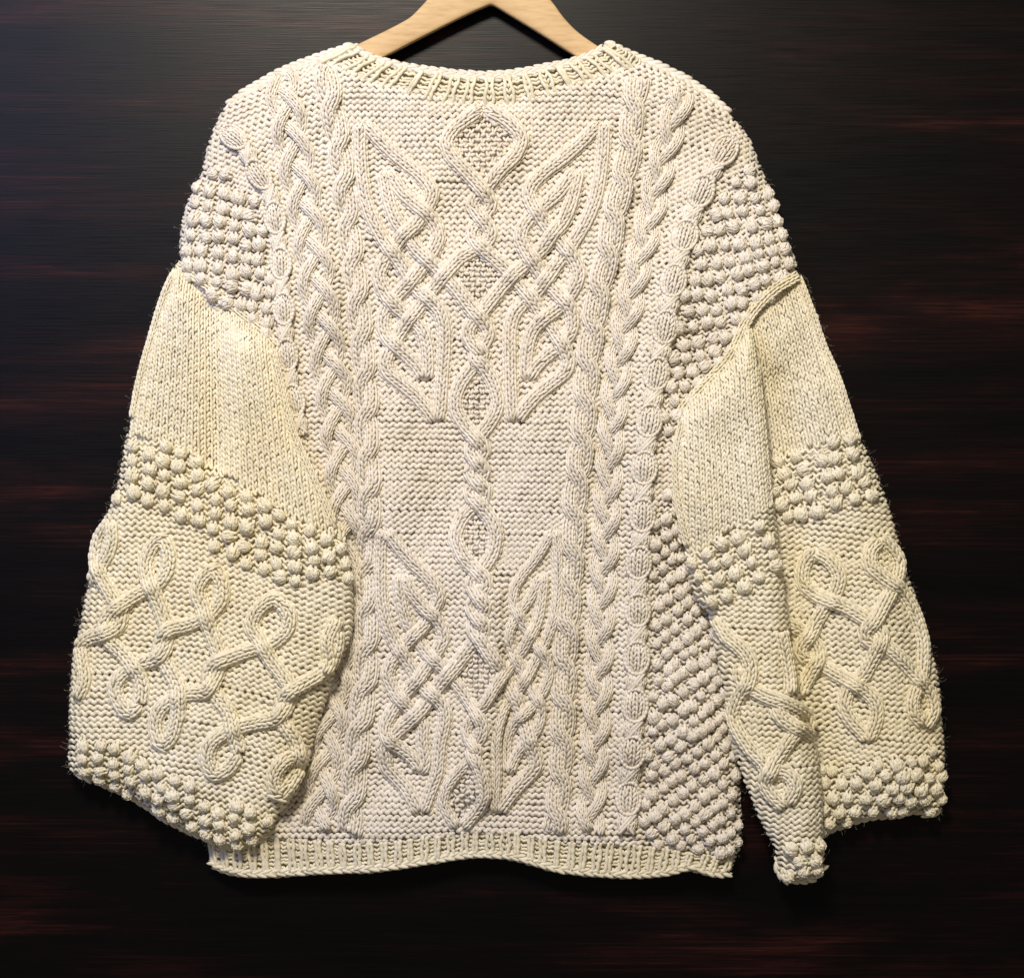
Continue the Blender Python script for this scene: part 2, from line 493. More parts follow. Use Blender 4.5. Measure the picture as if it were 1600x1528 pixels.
# ------------------------------------------------------------------ cables
def make_cable(panel, P, w, hc, off, name, mat, parent, ncol=3, pitch=9.0, span=57.0, base=1.0):
    """P (n,2) plan path; w half-width (scalar/array), hc crown height, off extra height along the path"""
    s = arclen(P)
    n = len(P)
    w = np.broadcast_to(np.asarray(w, float), (n,)); hc = np.broadcast_to(np.asarray(hc, float), (n,))
    off = np.broadcast_to(np.asarray(off, float), (n,))
    T = unit(np.gradient(P, axis=0)); N = np.stack([-T[:, 1], T[:, 0]], 1)
    g = lambda arr, t: np.interp(t, s, arr)
    hh = panel.h(P[:, 0], P[:, 1])
    kern = np.ones(5) / 5
    hh = np.convolve(np.pad(hh, 2, mode='edge'), kern, 'valid')
    def f(K, J):
        t = J * pitch + pitch * 0.5
        ph = np.radians(K * span)
        a = g(w, t)
        x = g(P[:, 0], t) + g(N[:, 0], t) * a * np.sin(ph)
        y = g(P[:, 1], t) + g(N[:, 1], t) * a * np.sin(ph)
        # beyond the ends continue straight
        ex = np.where(t < 0, t, np.where(t > s[-1], t - s[-1], 0))
        x = x + ex * np.interp(t, s, T[:, 0]); y = y + ex * np.interp(t, s, T[:, 1])
        return W(x, y, g(hh, t) + base + g(off, t) + g(hc, t) * np.cos(ph))
    acc = Acc()
    core = resample(np.column_stack([P, hh + base + off - 1.0, w * 0.76, hc * 0.74]), 6)
    add_tube(acc, W(core[:, 0], core[:, 1], core[:, 2]), core[:, 3] * S, 8, flat=1.0) if False else None
    cw = W(core[:, 0], core[:, 1], core[:, 2])
    t = unit(np.gradient(cw, axis=0)); up = np.broadcast_to(np.array([0, -1.0, 0]), t.shape)
    lat = unit(np.cross(t, up)); nn = np.cross(lat, t)
    a8 = 2 * np.pi * np.arange(8) / 8
    v = (cw[:, None] + (core[:, 3, None] * S * np.cos(a8))[..., None] * lat[:, None] + (core[:, 4, None] * S * np.sin(a8))[..., None] * nn[:, None])
    i = np.arange(len(cw) - 1)[:, None] * 8; k = np.arange(8)[None]; k2 = (k + 1) % 8
    acc.add(v.reshape(-1, 3), np.stack([i + k, i + k2, i + 8 + k2, i + 8 + k], -1).reshape(-1, 4),
            [(0, kk + 1, kk) for kk in range(1, 7)] + [((len(cw) - 1) * 8, (len(cw) - 1) * 8 + kk, (len(cw) - 1) * 8 + kk + 1) for kk in range(1, 7)])
    nj = int(s[-1] / pitch)
    ks = np.arange(ncol) - (ncol - 1) / 2
    K, J = np.meshgrid(ks, np.arange(nj))
    J = J + rng.normal(size=(1, ncol)) * 0.08 + (np.arange(ncol) % 2)[None] * 0.12
    knit(acc, f, K.ravel(), J.ravel(), width=0.36, thick=0.40, jit=0.05)
    panel.mark(P[3:-3], float(np.median(w)) * 0.75)
    return link(name, acc.mesh(name, mat), parent)

def crossings(paths, min_self=45):
    """strand crossings, solved so that every strand runs over and under in turn"""
    ev = []
    segs = [(p[:-1], p[1:], arclen(p)) for p in paths]
    for i in range(len(paths)):
        for j in range(i, len(paths)):
            a0, a1, sa = segs[i]; b0, b1, sb = segs[j]
            r = (a1 - a0)[:, None]; q = (b1 - b0)[None]
            den = r[..., 0] * q[..., 1] - r[..., 1] * q[..., 0]
            dd = b0[None] - a0[:, None]
            with np.errstate(divide='ignore', invalid='ignore'):
                t = (dd[..., 0] * q[..., 1] - dd[..., 1] * q[..., 0]) / den
                u = (dd[..., 0] * r[..., 1] - dd[..., 1] * r[..., 0]) / den
            ok = (t >= 0) & (t < 1) & (u >= 0) & (u < 1)
            for ii, jj in zip(*np.nonzero(ok)):
                s1 = sa[ii] + t[ii, jj] * (sa[ii + 1] - sa[ii]); s2 = sb[jj] + u[ii, jj] * (sb[jj + 1] - sb[jj])
                if i == j and (jj <= ii or abs(s1 - s2) < min_self):
                    continue
                ev.append([i, s1, j, s2])
    n = len(ev)
    along = {}
    for e, (i, s1, j, s2) in enumerate(ev):
        along.setdefault(i, []).append((s1, e, 0)); along.setdefault(j, []).append((s2, e, 1))
    nb = {e: [] for e in range(n)}
    for i in along:
        along[i].sort()
        for (sa_, ea, ra), (sb_, eb, rb) in zip(along[i][:-1], along[i][1:]):
            # value v[e] = +1 if role 0 is on top; consecutive must alternate along the strand
            nb[ea].append((eb, -1 if ra == rb else 1)); nb[eb].append((ea, -1 if ra == rb else 1))
    val = {}
    for e in range(n):
        if e in val: continue
        val[e] = 1; st = [e]
        while st:
            c = st.pop()
            for d, sg in nb[c]:
                if d not in val:
                    val[d] = val[c] * sg; st.append(d)
    res = [[] for _ in paths]
    for e, (i, s1, j, s2) in enumerate(ev):
        res[i].append((s1, val[e])); res[j].append((s2, -val[e]))
    return res

def lattice(panel, paths, w, hc, mat, parent, over=7.0, under=-2.0, sig=14.0, ncol=3, ten=0.9, tmin=0.42):
    PP = [resample(catmull(p, 3, ten=ten), 3.0) for p in paths]
    cr = crossings(PP)
    ws = w if isinstance(w, list) else [w] * len(PP)
    for P, c, w in zip(PP, cr, ws):
        s = arclen(P); off = np.zeros(len(P))
        for s0, sg in c:
            off += (over if sg > 0 else under) * np.exp(-((s - s0) / sig)**2)
        off = np.clip(off, under, over)
        taper = np.clip(np.minimum(s, s[-1] - s) / 14 + tmin, 0, 1)
        off = off - 5.0 * (1 - taper)
        make_cable(panel, P, w * taper, hc * taper, off, 'cable', mat, parent, ncol)

def axis(y): return 753 - (y - 193) * 10.0 / 467
def mir(pts): return [(2 * axis(y) - x, y) for x, y in pts]

L1 = [(562,188),(561,230),(564,274),(570,311),(583,346),(603,380),(624,409),(641,435),(655,454),(671,468),(687,486),(694,510),(694,544),(691,590),(688,633),(684,660)]
L2 = [(568,190),(595,219),(623,245),(649,265),(668,285),(674,302),(667,320),(658,335),(647,351),(626,371),(610,391),(597,410),(591,427),(594,443),(603,460),(618,478),(632,490),(648,503),(660,518),(666,540),(668,575),(664,594)]
L3a = [(598,262),(602,288),(608,317),(618,343),(632,362),(649,386),(666,403),(687,422),(712,449),(727,469),(741,487)]
L3b = [(603,264),(626,297),(647,317),(667,334),(681,354),(684,371),(678,386),(668,402),(655,420),(640,440),(622,458),(607,475),(598,492),(597,510),(603,525),(617,540),(637,557),(655,577),(663,594)]
S2tail = [(718,403),(698,426),(678,449),(662,468),(650,485),(636,503),(625,518),(615,534),(607,548),(601,565),(606,582),(625,598),(648,617),(668,640),(681,659)]
topA = [(753,168),(733,181),(711,197),(698,218),(706,243),(730,268),(748,288),(763,308),(766,320),(752,340),(739,358),(742,374),(757,390),(776,406)]
topB = [(757,168),(782,180),(804,197),(815,218),(805,243),(782,266),(765,286),(743,308),(740,320),(753,340),(766,358),(763,374),(743,388)]
twR = [(756,505),(763,520),(757,535),(744,549),(743,558),(756,574),(770,596),(779,625),(774,647),(761,668),(744,688),(736,704),(745,721),(756,738),(745,755),(735,770),(746,785),(767,812),(775,837),(770,864),(756,887),(742,903),(738,915),(748,931),(758,948),(748,965),(740,981),(752,1000)]
twL = [(737,505),(731,520),(737,535),(750,549),(753,558),(738,574),(721,597),(712,620),(713,643),(727,666),(746,688),(756,704),(746,721),(736,738),(747,755),(757,770),(746,785),(721,812),(712,841),(724,870),(741,888),(755,903),(758,915),(748,931),(738,948),(748,965),(757,981),(745,1000)]

yk = [830, 1045, 1110, 1165, 1185, 1265, 1300]
KL = [0.775, 0.92, 0.90, 1.04, 0.95, 1.05, 1.05]
KR = [0.64, 0.70, 0.67, 0.64, 0.68, 0.90, 1.0]
def lowmap(pts):
    out = []
    for x, y in pts:
        y2 = 830 + (y - 193) * 0.95
        xc = np.interp(y2, [830, 900, 1000, 1100, 1200, 1260, 1300], [746, 749, 750, 748, 737, 723, 714])
        dx = x - axis(y)
        k = np.interp(y2, yk, KL if dx < 0 else KR)
        out.append((xc + k * dx, y2))
    return out
upper = [L1, L2, L3b, mir(L1), mir(L2), mir(L3b), topA + mir(S2tail)[1:], topB + S2tail]
centreR = L3a + twR          # left inner strand, crosses to the right of the second diamond
centreL = mir(L3a) + twL
lowS2 = lowmap(S2tail); lowS2m = lowmap(mir(S2tail))
lowbotR = [(756,505),(763,520),(757,535),(744,549),(743,558),(756,574),(770,596),(779,625),(774,647),(761,668),(748,686)]
lowbotL = [(737,505),(731,520),(737,535),(750,549),(753,558),(738,574),(721,597),(712,620),(713,643),(727,666),(742,686)]
lower = [lowmap(p) for p in (L1, L2, L3b, mir(L1), mir(L2), mir(L3b))]
lower += [lowmap(L3a + lowbotR), lowmap(mir(L3a) + lowbotL)]
paths = upper + [centreR + lowS2m, centreL + lowS2] + lower
lattice(body, paths, [11.0] * (len(upper) + 2) + [10.0] * 3 + [8.0] * 3 + [9.5, 8.5], 10.5, M_BODY, o_body, ten=0.75, over=8.0)

def strand_pair(panel, line, A, B, period, w, hc, mat, parent, n=2, sgn=1, plait=False, ph0=0.0):
    C = resample(catmull(line, 4), 3.0)
    s = arclen(C); T = unit(np.gradient(C, axis=0)); N = np.stack([-T[:, 1], T[:, 0]], 1)
    for k in range(n):
        th = 2 * np.pi * (s / period + k / n) + ph0
        if plait:
            x = A * np.sin(th); h = B * np.sin(2 * th + 0.0) * sgn
        else:
            x = A * np.tanh(1.8 * np.sin(th)) / np.tanh(1.8); h = B * np.cos(th) * sgn
        wv = 1 + 0.04 * samp(WOB2, C[:, 0], C[:, 1])
        make_cable(panel, C + N * (x * wv)[:, None], w, hc, h, 'cable', mat, parent, 3)

LR = [(506,102),(520,180),(533,250),(540,320),(547,380),(555,450),(563,520),(570,600),(573,680),(578,760),(576,830),(571,900),(573,980),(570,1060),(561,1140),(553,1210),(545,1302)]
RR = [(998,122),(989,183),(984,236),(971,288),(958,340),(952,389),(937,446),(928,504),(919,561),(914,633),(908,697),(899,769),(895,841),(891,913),(885,985),(881,1085),(878,1179),(872,1257),(866,1304)]
strand_pair(body, LR, 8.5, 5.0, 122, 11.2, 8.5, M_BODY, o_body, 2, 1)
strand_pair(body, RR, 8.5, 5.0, 118, 11.0, 8.5, M_BODY, o_body, 2, -1, ph0=1.0)
LP = [(432,112),(443,150),(461,250),(480,350),(497,460),(511,560),(523,640),(534,720),(538,800),(536,900),(528,1000),(520,1080),(508,1180),(495,1296)]
RP = [(1066,140),(1050,200),(1033,260),(1016,340),(992,440),(972,540),(959,640),(952,740),(946,860),(940,960),(936,1060),(931,1160),(922,1300)]
strand_pair(body, LP, 21.5, 6.0, 180, 8.4, 7.5, M_BODY, o_body, 3, 1, True)
strand_pair(body, RP, 15.5, 6.0, 164, 7.7, 7.2, M_BODY, o_body, 3, -1, True)

def chain(panel, line, pitch, mat, parent, k=1.0):
    C = resample(catmull(line, 4), 3.0)
    s = arclen(C); T = unit(np.gradient(C, axis=0)); N = np.stack([-T[:, 1], T[:, 0]], 1)
    big = pitch * 0.64
    def prof(t):
        t = np.mod(t, pitch)
        return np.where(t < big, np.sin(np.pi * np.clip(t / big, 0, 1)), 0.62 * np.sin(np.pi * np.clip((t - big) / (pitch - big), 0, 1)))**0.7
    b = prof(s)
    make_cable(panel, C, (9.5 + 8.5 * b) * k, 6.0 + 7.5 * b, 3.0, 'cable', mat, parent, 4, 7.6, 40.0)
    def place(t, u, h):
        t = np.clip(t, 0, s[-1])
        x = np.interp(t, s, C[:, 0]) + np.interp(t, s, N[:, 0]) * u; y = np.interp(t, s, C[:, 1]) + np.interp(t, s, N[:, 1]) * u
        return W(x, y, panel.h(x, y) + h)
    for m in range(int(s[-1] / pitch) + 1):
        t0 = m * pitch
        if t0 + big > s[-1] + 4: continue
        acc = Acc()
        # rim of the oval link: a chain of loops round the pillow
        nr = 22
        a_ = np.linspace(0, 2 * np.pi, nr, endpoint=False)
        tc = t0 + big / 2
        p = lambda q: place(tc + np.cos(q) * (big / 2 + 2), np.sin(q) * 19.0 * k, 8.5 + 5.0 * np.abs(np.cos(q)))
        da = 2 * np.pi / nr
        p0 = p(a_ - da * 0.75); p1 = p(a_ + da * 0.75)
        add_lobes(acc, (p0 + p1) / 2, (p1 - p0) / 2, 3.1 * S, 4.2 * S, np.repeat([[0, -1.0, 0]], nr, 0))
        # the two yarns that cross between this link and the next
        for sg in (-1, 1):
            u = np.linspace(-1, 1, 9)
            for o in (-3.0, 3.0):
                add_tube(acc, place(t0 + big + (pitch - big) * 0.5 + u * (pitch - big) * 0.62 + o, sg * u * 12.5 * k, 13.5 + sg * 1.2 - 3 * u**2), 2.7 * S, 6)
        link('chain_link', acc.mesh('chain_link', mat), parent)
RC = [(1146,214),(1130,238),(1101,288),(1076,352),(1062,400),(1050,448),(1037,523),(1024,595),(1011,677),(1005,742),(1002,825),(997,889),(996,966),(994,1041),(991,1116),(987,1182),(982,1261),(979,1304)]
LC = [(346,200),(379,228),(397,262),(421,301),(430,353),(437,400),(440,445),(444,498),(449,571),(457,620),(470,680)]
chain(body, RC, 74, M_BODY, o_body)
chain(body, LC, 72, M_BODY, o_body, 0.82)

A_ls = [
 [(221,1097),(223,1072),(213,1045),(194,1022),(173,1001),(164,982),(172,962),(190,946),(220,926),(253,908),(266,885),(265,860),(254,843),(238,856),(229,880),(233,902),(243,925),(255,955),(264,985),(262,1005),(254,1021),(240,1030),(214,1038),(191,1055),(181,1073),(187,1095),(203,1112),(219,1100)],
 [(173,818),(175,845),(165,872),(149,893),(140,915)],
 [(170,818),(153,842),(147,872),(158,902),(175,930),(189,955),(186,976),(168,988),(136,999),(116,1018)],
 [(282,1122),(283,1082),(276,1062),(263,1040),(252,1020),(254,1000),(268,982),(299,974),(330,959),(348,937),(349,910),(336,891),(318,905),(311,927),(320,946),(330,978),(340,1006),(347,1030),(342,1052),(326,1077),(299,1082),(274,1091),(253,1108),(246,1134),(256,1159),(273,1147),(281,1120)],
 [(378,1172),(371,1150),(362,1113),(347,1091),(333,1070),(330,1050),(340,1035),(358,1027),(392,1015),(430,1002),(453,982),(455,957),(434,935),(407,951),(397,977),(410,997),(427,1027),(444,1048),(458,1072),(452,1096),(434,1119),(402,1126),(362,1138),(335,1156),(327,1180),(337,1206),(360,1197),(377,1174)],
 [(471,1194),(468,1165),(460,1145),(446,1122),(443,1100),(452,1082),(468,1069),(496,1054),(515,1038),(526,1010),(528,985)],
 [(527,966),(514,999),(516,1030),(506,1050)],
 [(482,1176),(456,1179),(437,1197),(431,1219),(440,1237),(457,1219),(471,1196)],
 [(124,1012),(129,1035),(133,1063),(121,1092)],
]
lattice(lsl, A_ls, 11.2, 11.5, M_SLEEVE, o_ls, over=9.0, tmin=0.85)
A_ro = [
 [(1276,862),(1260,884),(1259,912),(1279,931),(1307,942),(1330,953),(1357,970),(1373,988),(1371,1004),(1363,1027),(1349,1055),(1329,1075),(1322,1104),(1333,1126),(1349,1143),(1357,1154)],
 [(1278,862),(1299,876),(1312,899),(1307,925),(1293,948),(1280,971),(1268,992),(1254,1012),(1256,1026),(1271,1032),(1299,1048),(1324,1062),(1352,1079),(1368,1098),(1369,1123),(1358,1154)],
 [(1373,845),(1359,861),(1359,884),(1379,902),(1400,917),(1418,937),(1434,967),(1444,1000),(1444,1029),(1440,1057),(1425,1090),(1427,1115),(1446,1134)],
 [(1375,845),(1391,855),(1407,879),(1399,910),(1383,936),(1368,962),(1352,985),(1354,998),(1377,1007),(1396,1021),(1418,1043),(1440,1066),(1456,1087),(1461,1112),(1447,1134)],
 [(1226,975),(1240,980),(1261,992),(1278,1010),(1281,1028),(1270,1050),(1256,1072),(1252,1090)],
]
lattice(rso, A_ro, 11.2, 11.5, M_SLEEVE, o_rs, over=9.0, tmin=0.85)
A_ri = [
 [(1118,965),(1132,990),(1148,1004),(1163,1022),(1168,1043),(1162,1065),(1150,1090),(1144,1117),(1154,1142),(1171,1167),(1188,1185),(1196,1200),(1216,1198),(1233,1211),(1234,1228),(1221,1251)],
 [(1152,1040),(1156,1062),(1184,1080),(1212,1090),(1236,1102),(1258,1118),(1268,1140)],
 [(1206,1098),(1212,1112),(1226,1124),(1247,1136),(1266,1152)],
 [(1242,1132),(1228,1148),(1215,1170),(1202,1189),(1191,1214),(1201,1234),(1219,1251)],
 [(1214,985),(1222,1021),(1227,1057),(1226,1082)],
]
lattice(rsi, A_ri, 11.0, 11.0, M_SLEEVE, o_ri, over=9.0, tmin=0.85)

# ------------------------------------------------------------------ regions
HEM_T = [(312,1312),(370,1312),(430,1308),(480,1314),(540,1320),(600,1317),(660,1311),(700,1308),(735,1301),(800,1303),(860,1314),(900,1319),(955,1319),(1026,1326),(1074,1334),(1120,1338),(1157,1336)]
HEM_B = [(319,1356),(352,1366),(400,1369),(450,1367),(500,1363),(560,1361),(620,1355),(680,1346),(740,1339),(790,1341),(830,1349),(870,1360),(920,1366),(985,1370),(1045,1366),(1078,1357),(1105,1364),(1128,1369),(1146,1366)]
DIAMONDS = [[(755,184),(722,200),(712,219),(724,246),(752,282),(783,246),(800,219),(787,198)],
            [(748,396),(716,424),(694,442),(720,462),(748,492),(772,466),(796,442),(776,420)],
            [(745,592),(728,606),(722,625),(730,650),(745,670),(760,650),(766,625),(757,600)],
            [(744,800),(727,822),(724,842),(734,864),(746,876),(758,862),(763,838),(755,815)],
            [(748,1012),(722,1034),(704,1052),(724,1075),(746,1108),(762,1080),(776,1052),(764,1032)],
            [(728,1206),(704,1226),(696,1244),(704,1266),(716,1286),(738,1266),(748,1244),(742,1224)]]
LS_KNIT = [(180,380),(460,500),(560,860),(530,838),(480,818),(420,780),(340,735),(262,692),(150,668)]
LS_BAND = [(150,668),(262,692),(340,735),(420,780),(480,818),(560,845),(570,905),(450,908),(380,880),(300,832),(240,802),(140,768)]
LS_CUFF = [(80,1138),(200,1165),(262,1204),(340,1242),(440,1282),(420,1350),(60,1350)]
RO_KNIT = [(1130,400),(1300,400),(1380,678),(1350,682),(1290,692),(1210,718),(1140,730),(1130,560)]
RO_BAND = [(1170,728),(1210,718),(1290,692),(1350,682),(1390,680),(1400,780),(1385,782),(1300,800),(1215,812),(1180,815)]
RO_CUFF = [(1230,1212),(1285,1204),(1360,1186),(1420,1178),(1500,1162),(1500,1330),(1230,1340)]
RI_KNIT = [(1030,480),(1240,480),(1240,770),(1190,792),(1140,826),(1085,862),(1040,880)]
RI_BAND = [(1040,880),(1085,862),(1140,826),(1190,792),(1205,790),(1215,890),(1196,902),(1150,930),(1110,962),(1070,970)]
RI_CUFF = [(1180,1318),(1240,1306),(1300,1300),(1300,1400),(1180,1400)]
BD_YL = [(250,290),(330,255),(392,300),(415,350),(422,420),(428,560),(250,440)]
BD_YR = [(1120,300),(1180,240),(1300,300),(1300,440),(1160,560),(1060,660),(1030,720),(1034,620),(1058,500),(1076,420),(1090,360)]
BD_BR = [(1016,800),(1060,760),(1120,840),(1180,1000),(1190,1345),(1004,1322),(1008,1240),(1014,1100),(1018,960)]

# ------------------------------------------------------------------ purl ground (wavy rows of yarn)
def purl(panel, rowfun, rows, x0, x1, allowed, thin, mat, parent, period=10.8, pitch=9.2, amp=2.5, rad=3.45):
    acc = Acc()
    xs = np.arange(x0, x1, period / 8)
    for j in rows:
        y0 = rowfun(xs, np.full_like(xs, float(j)))
        jitter = 0.9 * samp(WOB2, xs, y0)
        ph = 2 * np.pi * (xs + rng.normal() * 1.2 + 3.0 * samp(WOB, xs, y0)) / period
        am = amp * (1 + 0.22 * samp(WOB2, y0 * 0.7 + 300, xs * 0.9))
        y = y0 + am * np.sin(ph) + jitter + rng.normal() * 0.25
        h = panel.h(xs, y) + 1.7 * np.abs(np.sin(ph)) - 0.6 + 0.5 * samp(WOB2, y0 + 77, xs * 0.8)
        ok = (panel.d(xs, y) > -1.0) & ~panel.covered(xs, y) & allowed(xs, y)
        r = np.where(thin(xs, y), rad * 0.74, rad) * (1 + 0.08 * np.sin(ph * 0.37 + j)) * S
        idx = np.flatnonzero(ok)
        if len(idx) < 4: continue
        for run in np.split(idx, np.flatnonzero(np.diff(idx) > 1) + 1):
            if len(run) < 4: continue
            rr = r[run].copy(); rr[0] *= 0.5; rr[-1] *= 0.5
            add_tube(acc, W(xs[run], y[run], h[run]), rr, 6)
    return link('purl_stitches', acc.mesh('purl_stitches', mat), parent, 'stuff')

ls_sd = lsl.sd; ri_sd = rsi.sd; ro_sd = rso.sd
def body_vis(x, y):
    return (samp(ls_sd, x, y) < 24) & (samp(ri_sd, x, y) < 24) & (samp(ro_sd, x, y) < 24)
def in_diam(x, y):
    r = np.zeros(np.shape(x), bool)
    for d in DIAMONDS: r |= inside(d, x, y)
    return r
def any_in(polys):
    def f(x, y):
        r = np.zeros(np.shape(x), bool)
        for p in polys: r |= inside(p, x, y)
        return r
    return f
def brow(x, j):
    y = 40 + j * 9.2
    k = np.clip((700 - y) / 500, 0, 1)
    dx = np.maximum(np.abs(x - 752) - 210, 0)
    return y + k * 0.34 * dx + 5 * np.sin((x - 752) / 120) * 0.4
purl(body, brow, range(-12, 145), 262, 1262, lambda x, y: body_vis(x, y) & ~in_diam(x, y) & (y < np.interp(x, [p[0] for p in HEM_T], [p[1] for p in HEM_T]) + 2), any_in([BD_YL, BD_YR, BD_BR]), M_BODY, o_body)

def lrow(x, j): return 620 + j * 9.0 + 0.16 * (x - 320) + 0.00055 * (x - 320)**2
purl(lsl, lrow, range(-14, 90), 90, 560, lambda x, y: ~inside(LS_KNIT, x, y), any_in([LS_BAND, LS_CUFF]), M_SLEEVE, o_ls, period=11.2, pitch=9.0, amp=2.2)
def rorow(x, j): return 640 + j * 9.0 + 0.12 * (x - 1330)
purl(rso, rorow, range(-10, 85), 1150, 1500, lambda x, y: ~inside(RO_KNIT, x, y) & (samp(ri_sd, x, y) < 22), any_in([RO_BAND, RO_CUFF]), M_SLEEVE, o_rs, period=11.2, amp=2.2)
def rirow(x, j): return 760 + j * 9.0 + 0.06 * (x - 1170)
purl(rsi, rirow, range(-8, 80), 1030, 1300, lambda x, y: ~inside(RI_KNIT, x, y), any_in([RI_BAND, RI_CUFF]), M_SLEEVE, o_ri, period=11.2, amp=2.2)

# ------------------------------------------------------------------ stocking stitch on the upper sleeves
def stocking(panel, xc, fan, yref, tilt, region, mat, parent, w0=7.9, rp=7.9, ks=range(-34, 35), js=range(-22, 64), allowed=None):
    def plan(K, J):
        y = yref + J * rp
        xcv = np.interp(y, xc[0], xc[1])
        u = K * w0 * (1 + fan * (y - yref))
        return xcv + u, y + tilt * u
    def f(K, J):
        x, y = plan(K, J)
        return W(x, y, panel.h(x, y) + 0.4 * samp(WOB2, x, y))
    K, J = np.meshgrid(np.array(ks, float), np.array(js, float))
    K = K.ravel(); J = J.ravel() + rng.normal(size=K.size) * 0.06
    x, y = plan(K, J)
    ok = (panel.d(x, y) > 1.0) & inside(region, x, y)
    if allowed is not None: ok &= allowed(x, y)
    acc = Acc()
    knit(acc, f, K[ok], J[ok], width=0.36, thick=0.36, jit=0.05)
    return link('knit_stitches', acc.mesh('knit_stitches', mat), parent, 'stuff')
stocking(lsl, ([400, 560, 760, 860], [330, 338, 342, 350]), 0.0010, 480, 0.40, LS_KNIT, M_SLEEVE, o_ls)
stocking(rso, ([400, 560, 760], [1225, 1262, 1300]), 0.0010, 480, -0.28, RO_KNIT, M_SLEEVE, o_rs, allowed=lambda x, y: samp(ri_sd, x, y) < 22)
stocking(rsi, ([480, 640, 860], [1125, 1128, 1140]), 0.0006, 560, -0.55, RI_KNIT, M_SLEEVE, o_ri)

def rolled(panel, line, parent, inset, w=9.0, drop=3.0):
    P = resample(catmull(line, 4), 4)
    P = P + np.array([np.sign(inset) * 4.0, 0.0])
    hv = panel.h(P[:, 0] + inset, P[:, 1]) - drop - 4
    class F:
        def h(self, x, y): return hv
        def mark(self, *a): pass
    make_cable(F(), P, w, 7.0, 0.0, 'rolled_edge', M_SLEEVE, parent, 3, 8.0, 50.0)
rolled(lsl, [(271,420),(252,462),(229,538),(213,600),(203,652)], o_ls, 4)
rolled(lsl, [(428,548),(442,606),(459,672),(484,730),(511,790),(526,826)], o_ls, -4)
rolled(rso, [(1252,430),(1270,477),(1289,532),(1309,582),(1329,642),(1344,688)], o_rs, -4)
rolled(rsi, [(1063,660),(1053,710),(1054,765),(1062,812),(1071,850)], o_ri, 4)

# ------------------------------------------------------------------ moss stitch inside the diamonds
for dmd in DIAMONDS:
    d = np.array(dmd, float); cx, cy = d.mean(0)
    C = []
    d = np.array([cx, cy]) + (d - np.array([cx, cy])) * 1.16
    for j in range(-12, 13):
        for i in range(-12, 13):
            C.append((cx + i * 8.6, cy + j * 7.8, (i + j) % 2))
    C = np.array(C); C[:, :2] += rng.normal(size=(len(C), 2)) * 0.8
    C = C[inside(d, C[:, 0], C[:, 1]) & ~body.covered(C[:, 0], C[:, 1])]
    acc = Acc()
    E = C[C[:, 2] == 0]; D = C[C[:, 2] == 1]
    upv = np.array([[0, -1.0, 0]])
    ang = rng.normal(size=len(E)) * 0.3
    add_lobes(acc, W(E[:, 0], E[:, 1], body.h(E[:, 0], E[:, 1]) + 2.2 + rng.normal(size=len(E)) * 0.7),
              np.stack([np.cos(ang), 0 * ang, np.sin(ang)], 1) * (5.2 * S), 3.2 * S, 3.8 * S, np.repeat(upv, len(E), 0))
    for sg in (-1, 1):
        an2 = math.pi / 2 - sg * 0.35 + rng.normal(size=len(D)) * 0.15
        add_lobes(acc, W(D[:, 0] + sg * 2.1, D[:, 1], body.h(D[:, 0], D[:, 1]) - 1.0),
                  np.stack([np.cos(an2), 0 * an2, np.sin(an2)], 1) * (5.6 * S), 2.3 * S, 2.6 * S, np.repeat(upv, len(D), 0))
    link('moss_stitches', acc.mesh('moss_stitches', M_BODY), o_body, 'stuff')

# ------------------------------------------------------------------ bobbles
def bobble_acc(seed):
    r = np.random.default_rng(seed)
    acc = Acc()
    q = []; v = []
    nu, nv = 10, 6
    for i in range(nv + 1):
        th = math.pi * i / nv
        for k in range(nu):
            a = 2 * math.pi * k / nu
            v.append((0.86 * math.sin(th) * math.cos(a), -0.86 * math.cos(th), 0.84 * math.sin(th) * math.sin(a)))
    for i in range(nv):
        for k in range(nu):
            q.append((i * nu + k, i * nu + (k + 1) % nu, (i + 1) * nu + (k + 1) % nu, (i + 1) * nu + k))
    acc.add(np.array(v), q)
    tw = r.normal() * 0.25
    def f(K, J):
        lo = K * 0.88; la = -J * 0.80
        x = np.sin(lo) * np.cos(la * 0.85) * 0.92; z = np.sin(la) * 0.95; y = -np.cos(lo) * np.cos(la) * 0.93
        return np.stack([x * math.cos(tw) - z * math.sin(tw), y, x * math.sin(tw) + z * math.cos(tw)], -1)
    K, J = np.meshgrid([-1.05, 0.0, 1.05], [-0.85, 0.0, 0.85])
    knit(acc, f, K.ravel() + r.normal(size=9) * 0.12, J.ravel() + r.normal(size=9) * 0.12, 0.60, 0.25, 0.12, r)
    # stem loops above and below the ball
    for sx in (-0.35, 0.35):
        add_lobes(acc, np.array([(sx, -0.25, 1.0)]), np.array([(-sx * 0.35, 0.1, 0.42)]), 0.24, 0.24, np.array([(0, -1.0, 0)]))
    return acc
BOB = {}
for nm, mt in (('b', M_BODY), ('s', M_SLEEVE)):
    BOB[nm] = [bobble_acc(s) for s in range(5)]
BME = {k: [a.mesh('bobble', M_BODY if k == 'b' else M_SLEEVE) for a in BOB[k]] for k in BOB}
BUDGET = [0]
